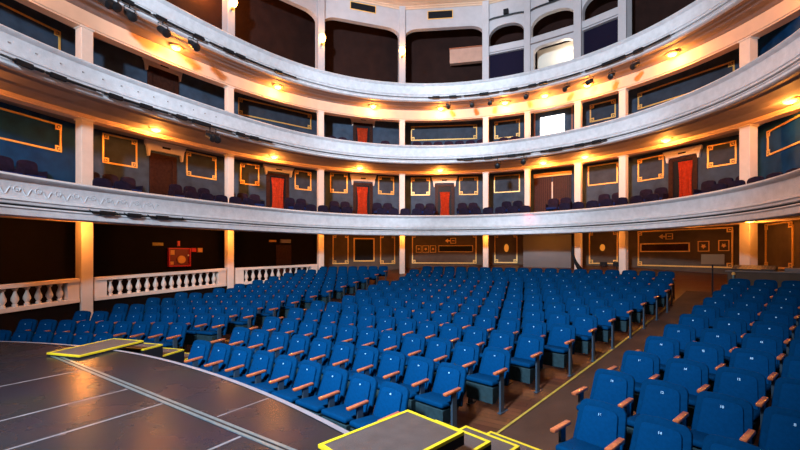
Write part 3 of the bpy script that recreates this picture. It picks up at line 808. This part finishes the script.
# cornice and ceiling
mb=MB(); pr=[(0,GT-.13),(-.03,GT-.11),(-.03,GT-.08),(-.10,GT-.06),(-.10,GT-.03),(-.28,GT-.01),(-.28,GT+.02)]
for ph in pg:
    for off,z in pr: mb.v.append(tuple(P(ph,PO+off,z)))
k=len(pr)
for i in range(len(pg)-1):
    for j in range(k-1): mb.f.append((i*k+j,(i+1)*k+j,(i+1)*k+j+1,i*k+j+1))
o=mb.build('trim_1',M['beam']); o['kind']='structure'
mb=MB(); ring=[P(PH0+(PH1-PH0)*i/60,WO+.4,GT) for i in range(61)]
mb.v=[tuple(C*HK)+(hz(GT),)]+[tuple(p) for p in ring]; mb.f=[(0,i+1,i+2) for i in range(60)]+[(0,61,1)]
o=mb.build('ceiling',M['beam']); o['kind']='structure'; mo=o.modifiers.new('thickness','SOLIDIFY'); mo.thickness=.2; mo.offset=1 if True else -1
# vents in the band over the arches
def on_arc(i,u0,u1,vt,vb,name,label,cat,m,d=.02):
    a,b=pg[i],pg[i+1]; A,B=P(a,PO+.02),P(b,PO+.02); dd=(B-A).normalized()
    def s(u): dx=(u-400)/F; return (dx*A.y-A.x)/(dd.x-dx*dd.y)
    s0,s1=s(u0),s(u1); c=A+dd*((s0+s1)/2); zt,zb=zof(vt,c.y),zof(vb,c.y)
    t=empty(name,(c.x,c.y,zb),atan2(dd.y,dd.x),label=label,cat=cat,group='vents above the gallery arches')
    hw=(s1-s0)/2; h=zt-zb
    MB().box((-hw,-d,0),(-hw+.04,0,h)).box((hw-.04,-d,0),(hw,0,h)).box((-hw+.04,-d,0),(hw-.04,0,.04)).box((-hw+.04,-d,h-.04),(hw-.04,0,h)).build('frame',M['gold'],t)
    MB().box((-hw+.04,-.004,.04),(hw-.04,-.001,h-.04)).build('grille',M['black'],t)
    mb=MB()
    for q in range(5): z=.05+(h-.1)*(q+.5)/5; mb.box((-hw+.04,-.016,z-.006),(hw-.04,-.004,z+.006))
    mb.build('slats',M['black_metal'],t)
on_arc(3,350,376,3.5,11.5,'wall_vent','dark rectangular vent above the arch left of the middle gallery pillar','vent','black')
on_arc(4,427.5,453,10.5,19,'wall_vent','dark rectangular vent above the arch right of the middle gallery pillar','vent','black')
# lit box hanging in the fourth arch
p=P(ph_at(466,2.3),2.3); 
t=empty('control_booth',(p.x,p.y,zof(62,p.y)),tang(ph_at(466,2.3)),label='pinkish lit booth panel inside the fourth gallery arch',cat='booth')
MB().box((-.93,0,0),(.93,.3,.80)).build('panel',M['card_pale'],t,bevel=.01)
MB().box((-.96,-.03,.80),(.96,.33,.86)).build('top_edge',M['wood_red'],t)

# sconces on the gallery pillars
def point(loc,e,col,r=.08,name='lamp_light'):
    ld=bpy.data.lights.new(name,'POINT'); ld.energy=e; ld.color=col; ld.shadow_soft_size=r
    o=bpy.data.objects.new(name,ld); o.location=loc; return o
WARM=(1,.34,.055)
for i,u,z,l in ((1,227,8.33,'glowing sconce on the left gallery pillar'),(2,319,8.35,'glowing sconce on the gallery pillar between the two dark arches'),(3,402,8.38,'glowing sconce on the middle gallery pillar')):
    ph=PPH[i]; q=P(ph,PO-.15-.0); a=tang(ph)
    t=empty('wall_sconce',(q.x,q.y,hz(z+EYE)-.15),a,label=l,cat='wall lamp',group='sconces on the gallery pillars')
    MB().box((-.05,-.22,0),(.05,0,.06)).build('bracket',M['gold'],t)
    MB().lathe([(.05,.06),(.13,.15),(.17,.30),(.12,.46),(.02,.52)],12,Matrix.Translation((0,-.20,0))).build('glass_shade',M['glow_sconce'],t,smooth=True)
    o=point((0,-.55,.26),42,WARM,.06); COL.objects.link(o); o.parent=t

# ------------------------------------------------------------------ soffit lamps
def soffit_lamp(u,z,off,e,label,group):
    ph=ph_at(u,off); q=P(ph,off,z)
    t=empty('ceiling_lamp',q,tang(ph,off),label=label,cat='ceiling lamp',group=group)
    MB().lathe([(.22,0),(.235,-.02),(.20,-.04),(.17,-.026)],16).build('rim',M['gold'],t)
    MB().lathe([(.17,-.026),(.145,-.08),(.08,-.11),(.0,-.12)],16).build('glass_bowl',M['glow'],t,smooth=True)
    o=point((0,0,-.20),e,WARM,.09); COL.objects.link(o); o.parent=t
ORDL=['first','second','third','fourth','fifth','sixth','seventh','eighth','ninth','tenth']
for k,u in enumerate([-60,156,274,360,440,543,585,665.5,790]):
    soffit_lamp(u,EYE+3.50,1.22,180,f'glowing round lamp under the middle balcony, {ORDL[k-1]} from the left' if k else 'glowing lamp under the middle balcony past the left edge','lamps under the middle balcony')
for k,u in enumerate([-30,176,278,373,441,505,545,587,672,820]):
    soffit_lamp(u,EYE+6.04,1.22,175,f'glowing round lamp under the topmost balcony, {ORDL[k-1]} from the left' if k else 'glowing lamp under the topmost balcony past the left edge','lamps under the topmost balcony')
for k,u in enumerate([84,229.5,320.5,360,403,440,485,545,600,680,749,830]):
    soffit_lamp(u,EYE+.865,1.05 if k<3 else 1.25,34 if u>300 else 120,f'round lamp under the lowest balcony, {(ORDL+["eleventh","twelfth"])[k]} from the left','lamps under the lowest balcony')

soffit_lamp(205,EYE+9.5,2.45,420,'warm lamp on the ceiling inside the left gallery opening','lamps inside the gallery')

# ------------------------------------------------------------------ tier seats
bs=back_outline(.50,.46,.30,.88,.12)
me_bb=MB().outline(bs,.09,Matrix.Translation((0,.14,0))).mesh('backrest',M['bal_seat'],bevel=.02,smooth=True)
me_bs=MB().box((-.23,-.25,.34),(.23,.14,.44)).mesh('seat_cushion',M['bal_seat2'],bevel=.02)
me_bl=MB().box((-.22,-.2,0),(-.18,.2,.34)).box((.18,-.2,0),(.22,.2,.34)).mesh('legs',M['black'])
me_ba=[MB().box((a,-.22,.36),(a+.035,.2,.60)).mesh('armrest',M['bal_seat'],bevel=.01) for a in (-.27,.235)]
def tier(level,off,zf,us,row,skip):
    zf=hz(zf)
    ph=ph_at(us[0],off); end=ph_at(us[1],off); c=0
    while ph<end:
        q=P(ph,off); q.z=zf; L=(P(ph+.01,off)-P(ph,off)).length/.01; u=400+F*q.x/q.y
        ok=all(not(a<u<b) for a,b in skip) and -20<u<792
        if row>1: ok=ok and all(abs(ph-pp)*L>.42 for pp in PPH) 
        if ok:
            t=bpy.data.objects.new('box_seat',None); t.empty_display_size=.1; t.location=q; q.z=zf; t.location=q; t.scale=(1.12,1.12,1.12); t.rotation_euler=(0,0,tang(ph,off)); link(t)
            tag(t,f'dark upholstered box chair, {ORDB(c)} from the left in the {"front" if row==1 else "back"} row of the {level}','chair',f'dark chairs in the {"front" if row==1 else "back"} row of the {level}')
            put('backrest',me_bb,t); put('seat_cushion',me_bs,t); put('legs',me_bl,t); put('armrest',me_ba[0],t); put('armrest',me_ba[1],t); c+=1
        ph+=.60/L
def ORDB(n):
    if n<len(ORD): return ORD[n]
    tens={3:'thirty',4:'forty',5:'fifty'}; m_=n+1
    return (tens[m_//10]+'-'+ORD[m_%10-1]) if m_%10 else {30:'thirtieth',40:'fortieth',50:'fiftieth'}[m_]
sk=[(146,176),(264,291),(351,375),(433,456),(536,551),(668,700)]
tier('first tier',.62,H[0]-.36,(-20,800),1,[(141,180),(0,85),(262,294),(349,377),(431,458),(535,555),(664,704)])
tier('first tier',2.2,H[0]+.04,(-20,800),2,sk)
tier('second tier',2.25,H[1]+.04,(230,640),2,[(350,376),(534,574)])

# ------------------------------------------------------------------ lighting bars and spotlights
def bar(u0,u1,lvl,label,dz=-.60,off=-.14,hang=True):
    a,b=ph_at(u0,OFF[lvl]+off),ph_at(u1,OFF[lvl]+off); zc=H[lvl]+dz; c=P((a+b)/2,OFF[lvl]+off,zc)
    t=empty('lighting_bar',c,0,label=label,cat='lighting bar',group='black lighting bars along the balconies')
    n=14; MB().tube([P(a+(b-a)*i/n,OFF[lvl]+off,zc)-c for i in range(n+1)],.038,6).build('pipe',M['black_metal'],t)
    L=(P(a,0)-P(b,0)).length; nb=max(2,int(L/.9)); 
    mb=MB()
    for i in range(nb+1):
        ph=a+(b-a)*i/nb; p=P(ph,OFF[lvl]+off,zc)-c; p2=P(ph,OFF[lvl]+.05,zc+.08)-c; mb.tube([p,p2],.016,5)
    mb.build('brackets',M['black_metal'],t)
    mb=MB()
    for i in range(max(1,int(L/.7))):
        s=random.random(); ph=a+(b-a)*(.1+.8*s); p=P(ph,OFF[lvl]+off,zc)-c
        mb.box((-.18,-.04,-.06),(.18,.04,.06),Matrix.Translation(p)@Matrix.Rotation(tang(ph,0),4,'Z'))
    mb.build('cable_boxes',M['black'],t)
bar(12,44,1,'black lighting bar at the far left of the middle balcony'); bar(46,96,1,'second black lighting bar on the left of the middle balcony')
bar(104,168,1,'third black lighting bar on the left of the middle balcony'); bar(172,232,1,'fourth black lighting bar, left of the second pillar, middle balcony'); bar(236,272,1,'short black lighting bar right of the second pillar, middle balcony')
bar(457,530,1,'black lighting bar right of the middle of the middle balcony'); bar(540,606,1,'black lighting bar under the bright screen, middle balcony')
bar(95,150,2,'black lighting bar at the far left of the topmost balcony'); bar(154,205,2,'second black lighting bar on the left of the topmost balcony'); bar(210,296,2,'third black lighting bar left on the topmost balcony')
bar(428,461,2,'short black lighting bar at the middle of the topmost balcony'); bar(464,499,2,'short black lighting bar just right of the middle, topmost balcony')
bar(503,580,2,'black lighting bar right of the middle, topmost balcony'); bar(585,670,2,'black lighting bar on the right of the topmost balcony')
bar(92,118,0,'short black bar at the far left under the lowest parapet',dz=-.55,off=-.06); bar(127,143,0,'middle short black bar at the left under the lowest parapet',dz=-.55,off=-.06); bar(150,184,0,'longer black bar under the lowest parapet left of the second pillar',dz=-.55,off=-.06)
sb=MB().lathe([(.05,-.14),(.075,-.12),(.08,.05),(.095,.16),(.095,.17)],12).mesh('body',M['black'],smooth=True)
sl=MB().lathe([(.085,.171),(.07,.178),(.0,.185)],12).mesh('lens',M['black_metal'],smooth=True)
sy=MB().tube([(-.11,0,0),(-.11,0,.14),(.11,0,.14),(.11,0,0)],.012,5).tube([(0,0,.14),(0,0,.26)],.014,5).mesh('yoke',M['black_metal'])
def spot(u,lvl,dz,label,tilt,off=-.18,sc=1.0,glowy=False):
    ph=ph_at(u,OFF[lvl]+off); q=P(ph,OFF[lvl]+off,H[lvl]+dz)
    t=empty('spotlight',q,tang(ph),label=label,cat='spotlight',group='black spotlights hung on the balconies'); t.scale=(sc*HK,)*3
    b=put('body',sb,t); b.rotation_euler=(radians(tilt),0,.3*random.uniform(-1,1)); l=put('lens',sl,b) if not glowy else put('lens',MB().lathe([(.085,.171),(.07,.178),(.0,.185)],12).mesh('lens',M['glow']),b)
    put('yoke',sy,t)
for k,(u,dz) in enumerate([(104,-.90),(112,-.88),(130,-.92),(163,-.92),(193,-.92)]): spot(u,2,dz,f'black spotlight under the left of the topmost balcony, {ORDL[k]} from the left',125,sc=1.15)
for k,(u,dz) in enumerate([(448,-.88),(472,-.88),(491,-.88),(526,-.86),(567,-.9),(590,-.9),(612,-.95),(636,-.9)]): spot(u,2,dz,f'small spotlight under the topmost balcony right of middle, {ORDL[k]} from the left',120,off=.1,sc=.95)
for k,(u,dz) in enumerate([(210,-.92),(216,-.92)]): spot(u,1,dz,f'spotlight under the middle balcony near the second pillar, {["left","right"][k]} one of two',120)
for k,(u,dz) in enumerate([(498,-.90),(524,-.84)]): spot(u,1,dz,f'spotlight under the middle balcony right of middle, {["left","right"][k]} one of two',115,off=-.1,glowy=False)
# laser reflection on the lowest parapet, added as a glowing bead and red light
ph=ph_at(529,OFF[0]); q=P(ph,OFF[0]+.0,H[0]-.17)
t=empty('laser_spot',q,tang(ph),label='tiny red laser spot on the lowest balcony parapet, made as a glowing bead',cat='laser spot')
MB().lathe([(.035,0),(.03,.03),(.0,.045)],10,Matrix.Rotation(pi/2,4,'X')).build('glow_bead',M['glow_red'],t)
o=point((0,-.16,0),1.6,(1,.08,.12),.03); COL.objects.link(o); o.parent=t

# ------------------------------------------------------------------ sound desk, partitions and posts at the right rear
def polar_box(S0,S1,t0,t1,z0,z1,name,m,parent=None,n=6,loc=None):
    mb=MB()
    for i in range(n+1):
        th=t0+(t1-t0)*i/n
        for S,z in ((S0,z0),(S1,z0),(S1,z1),(S0,z1)): mb.v.append(tuple(polar(S,th,z)-(loc or Vector((0,0,0)))))
    for i in range(n):
        for j in range(4): j2=(j+1)%4; mb.f.append((i*4+j,(i+1)*4+j,(i+1)*4+j2,i*4+j2))
    mb.f+=[(0,1,2,3),(n*4+3,n*4+2,n*4+1,n*4)]
    return mb.build(name,M[m],parent)
S_=28.3; zf=floor_z(S_)
L0=polar(S_,.832,zf)
t=empty('sound_booth',L0,0,label='low dark partition of the sound booth behind the right seat block',cat='booth')
polar_box(28.2,28.28,.832,1.02,zf,zf+.85,'front_panel','wall_brown',t,loc=L0)
polar_box(28.28,31.0,.832,.835,zf,zf+.85,'side_panel','wall_brown',t,n=2,loc=L0)
polar_box(28.15,28.7,.830,1.02,zf+.85,zf+.88,'counter','wall_pale',t,loc=L0)
q=polar(28.5,.852,zf+.885)
t=empty('mixing_desk',q,-.87,label='sound mixing desk with glinting knobs on the booth counter',cat='mixing desk')
MB().add([(-.5,-.2,0),(.5,-.2,0),(.5,.3,0),(-.5,.3,0),(-.5,-.2,.05),(.5,-.2,.05),(.5,.3,.16),(-.5,.3,.16)],[(0,1,2,3),(4,5,6,7),(0,1,5,4),(1,2,6,5),(2,3,7,6),(3,0,4,7)]).build('console',M['black_metal'],t)
mb=MB()
for i in range(12):
    for j in range(4): mb.lathe([(.009,0),(.008,.02)],6,Matrix.Translation((-.44+.08*i,-.14+.11*j,.06+.024*j)))
mb.build('knobs',M['plaster_dim'],t)
q=polar(28.5,.885,zf+.885)
t=empty('display_screen',polar(28.75,.816,zf+1.02),-.75,label='brown backed display on the booth corner left of the mixing desk',cat='display')
MB().box((-.30,-.02,.03),(.30,.03,.36)).build('panel',M['card'],t,bevel=.01)
MB().box((-.02,-.01,-1.02),(.02,.03,.03)).box((-.12,-.12,-1.02),(.12,.12,-1.0)).build('stand',M['black'],t)
t=empty('cardboard_box',q,-.9,label='flat pale box lying on the booth counter below the right pillar',cat='box')
MB().box((-.25,-.12,0),(.25,.12,.10)).build('carton',M['wall_pale'],t,bevel=.005); MB().box((-.25,-.02,.10),(.25,.02,.102)).build('tape',M['card'],t)
q=polar(28.0,.838,floor_z(28.0))
t=empty('metal_post',q,0,label='slim shiny post at the booth corner by the right aisle',cat='post')
MB().lathe([(.03,0),(.03,.8)],10).build('pole',M['alu'],t,smooth=True); MB().lathe([(.045,.8),(.045,.85),(.02,.88)],10).build('cap',M['gold'],t)
# lit gobo-like carton at the aisle end of row: small wooden blocks seen on the right aisle
for k,(S,th) in enumerate(((19.6,.842),(21.3,.842))):
    q=polar(S,th,floor_z(S))

# ------------------------------------------------------------------ light
def area(name,loc,target,sx,sy,e,col,spread=180):
    ld=bpy.data.lights.new(name,'AREA'); ld.shape='RECTANGLE'; ld.size=sx; ld.size_y=sy; ld.energy=e; ld.color=col; ld.spread=radians(spread)
    o=bpy.data.objects.new(name,ld); COL.objects.link(o); o.location=loc
    o.rotation_euler=(Vector(target)-Vector(loc)).to_track_quat('-Z','Y').to_euler(); return o
def beamlight(k,loc,target,e,cone,col=(.66,.82,1.0)):
    ld=bpy.data.lights.new('front_spot','SPOT'); ld.energy=e; ld.color=col; ld.spot_size=radians(cone); ld.spot_blend=.3; ld.shadow_soft_size=.5
    o=bpy.data.objects.new('front_spot',ld); COL.objects.link(o); o.location=loc
    o.rotation_euler=(Vector(target)-Vector(loc)).to_track_quat('-Z','Y').to_euler(); return o
for k,(u,z,e,cn) in enumerate(((10,8.8,5200,70),(170,9.6,7500,56),(330,11.4,11500,43),(480,11.5,13500,43),(620,11.2,10500,45),(780,8.8,5200,66))):
    p=P(ph_at(u,0),0); tag(beamlight(k,(-5.5,-4.0,9.0),(p.x,p.y,z),e,cn),'cool spot above the stage trained on the balcony fronts','light')
wash=beamlight(9,(-3.2,-.6,7.5),(-1.2,7.2,.5),12500,80,(.70,.84,1.0)); wash.name='stage_wash'; wash.data.spot_blend=1.0; tag(wash,'cool wash over the stage and the front rows','light')
house=area('ceiling_fill',(C.x*HK,C.y*HK,hz(GT)-.3),(C.x*HK,C.y*HK,0),4,4,30,(1,.80,.62)); tag(house,'added warm fill light below the ceiling','light')  # fill added over the auditorium, without a fitting
w=bpy.data.worlds.new('world'); scn.world=w; w.use_nodes=True
w.node_tree.nodes['Background'].inputs[0].default_value=(.55,.6,.8,1); w.node_tree.nodes['Background'].inputs[1].default_value=.03
scn.view_settings.view_transform='Standard'; scn.view_settings.look='None'; scn.view_settings.gamma=1; scn.view_settings.exposure=0
scn.view_settings.use_curve_mapping=False
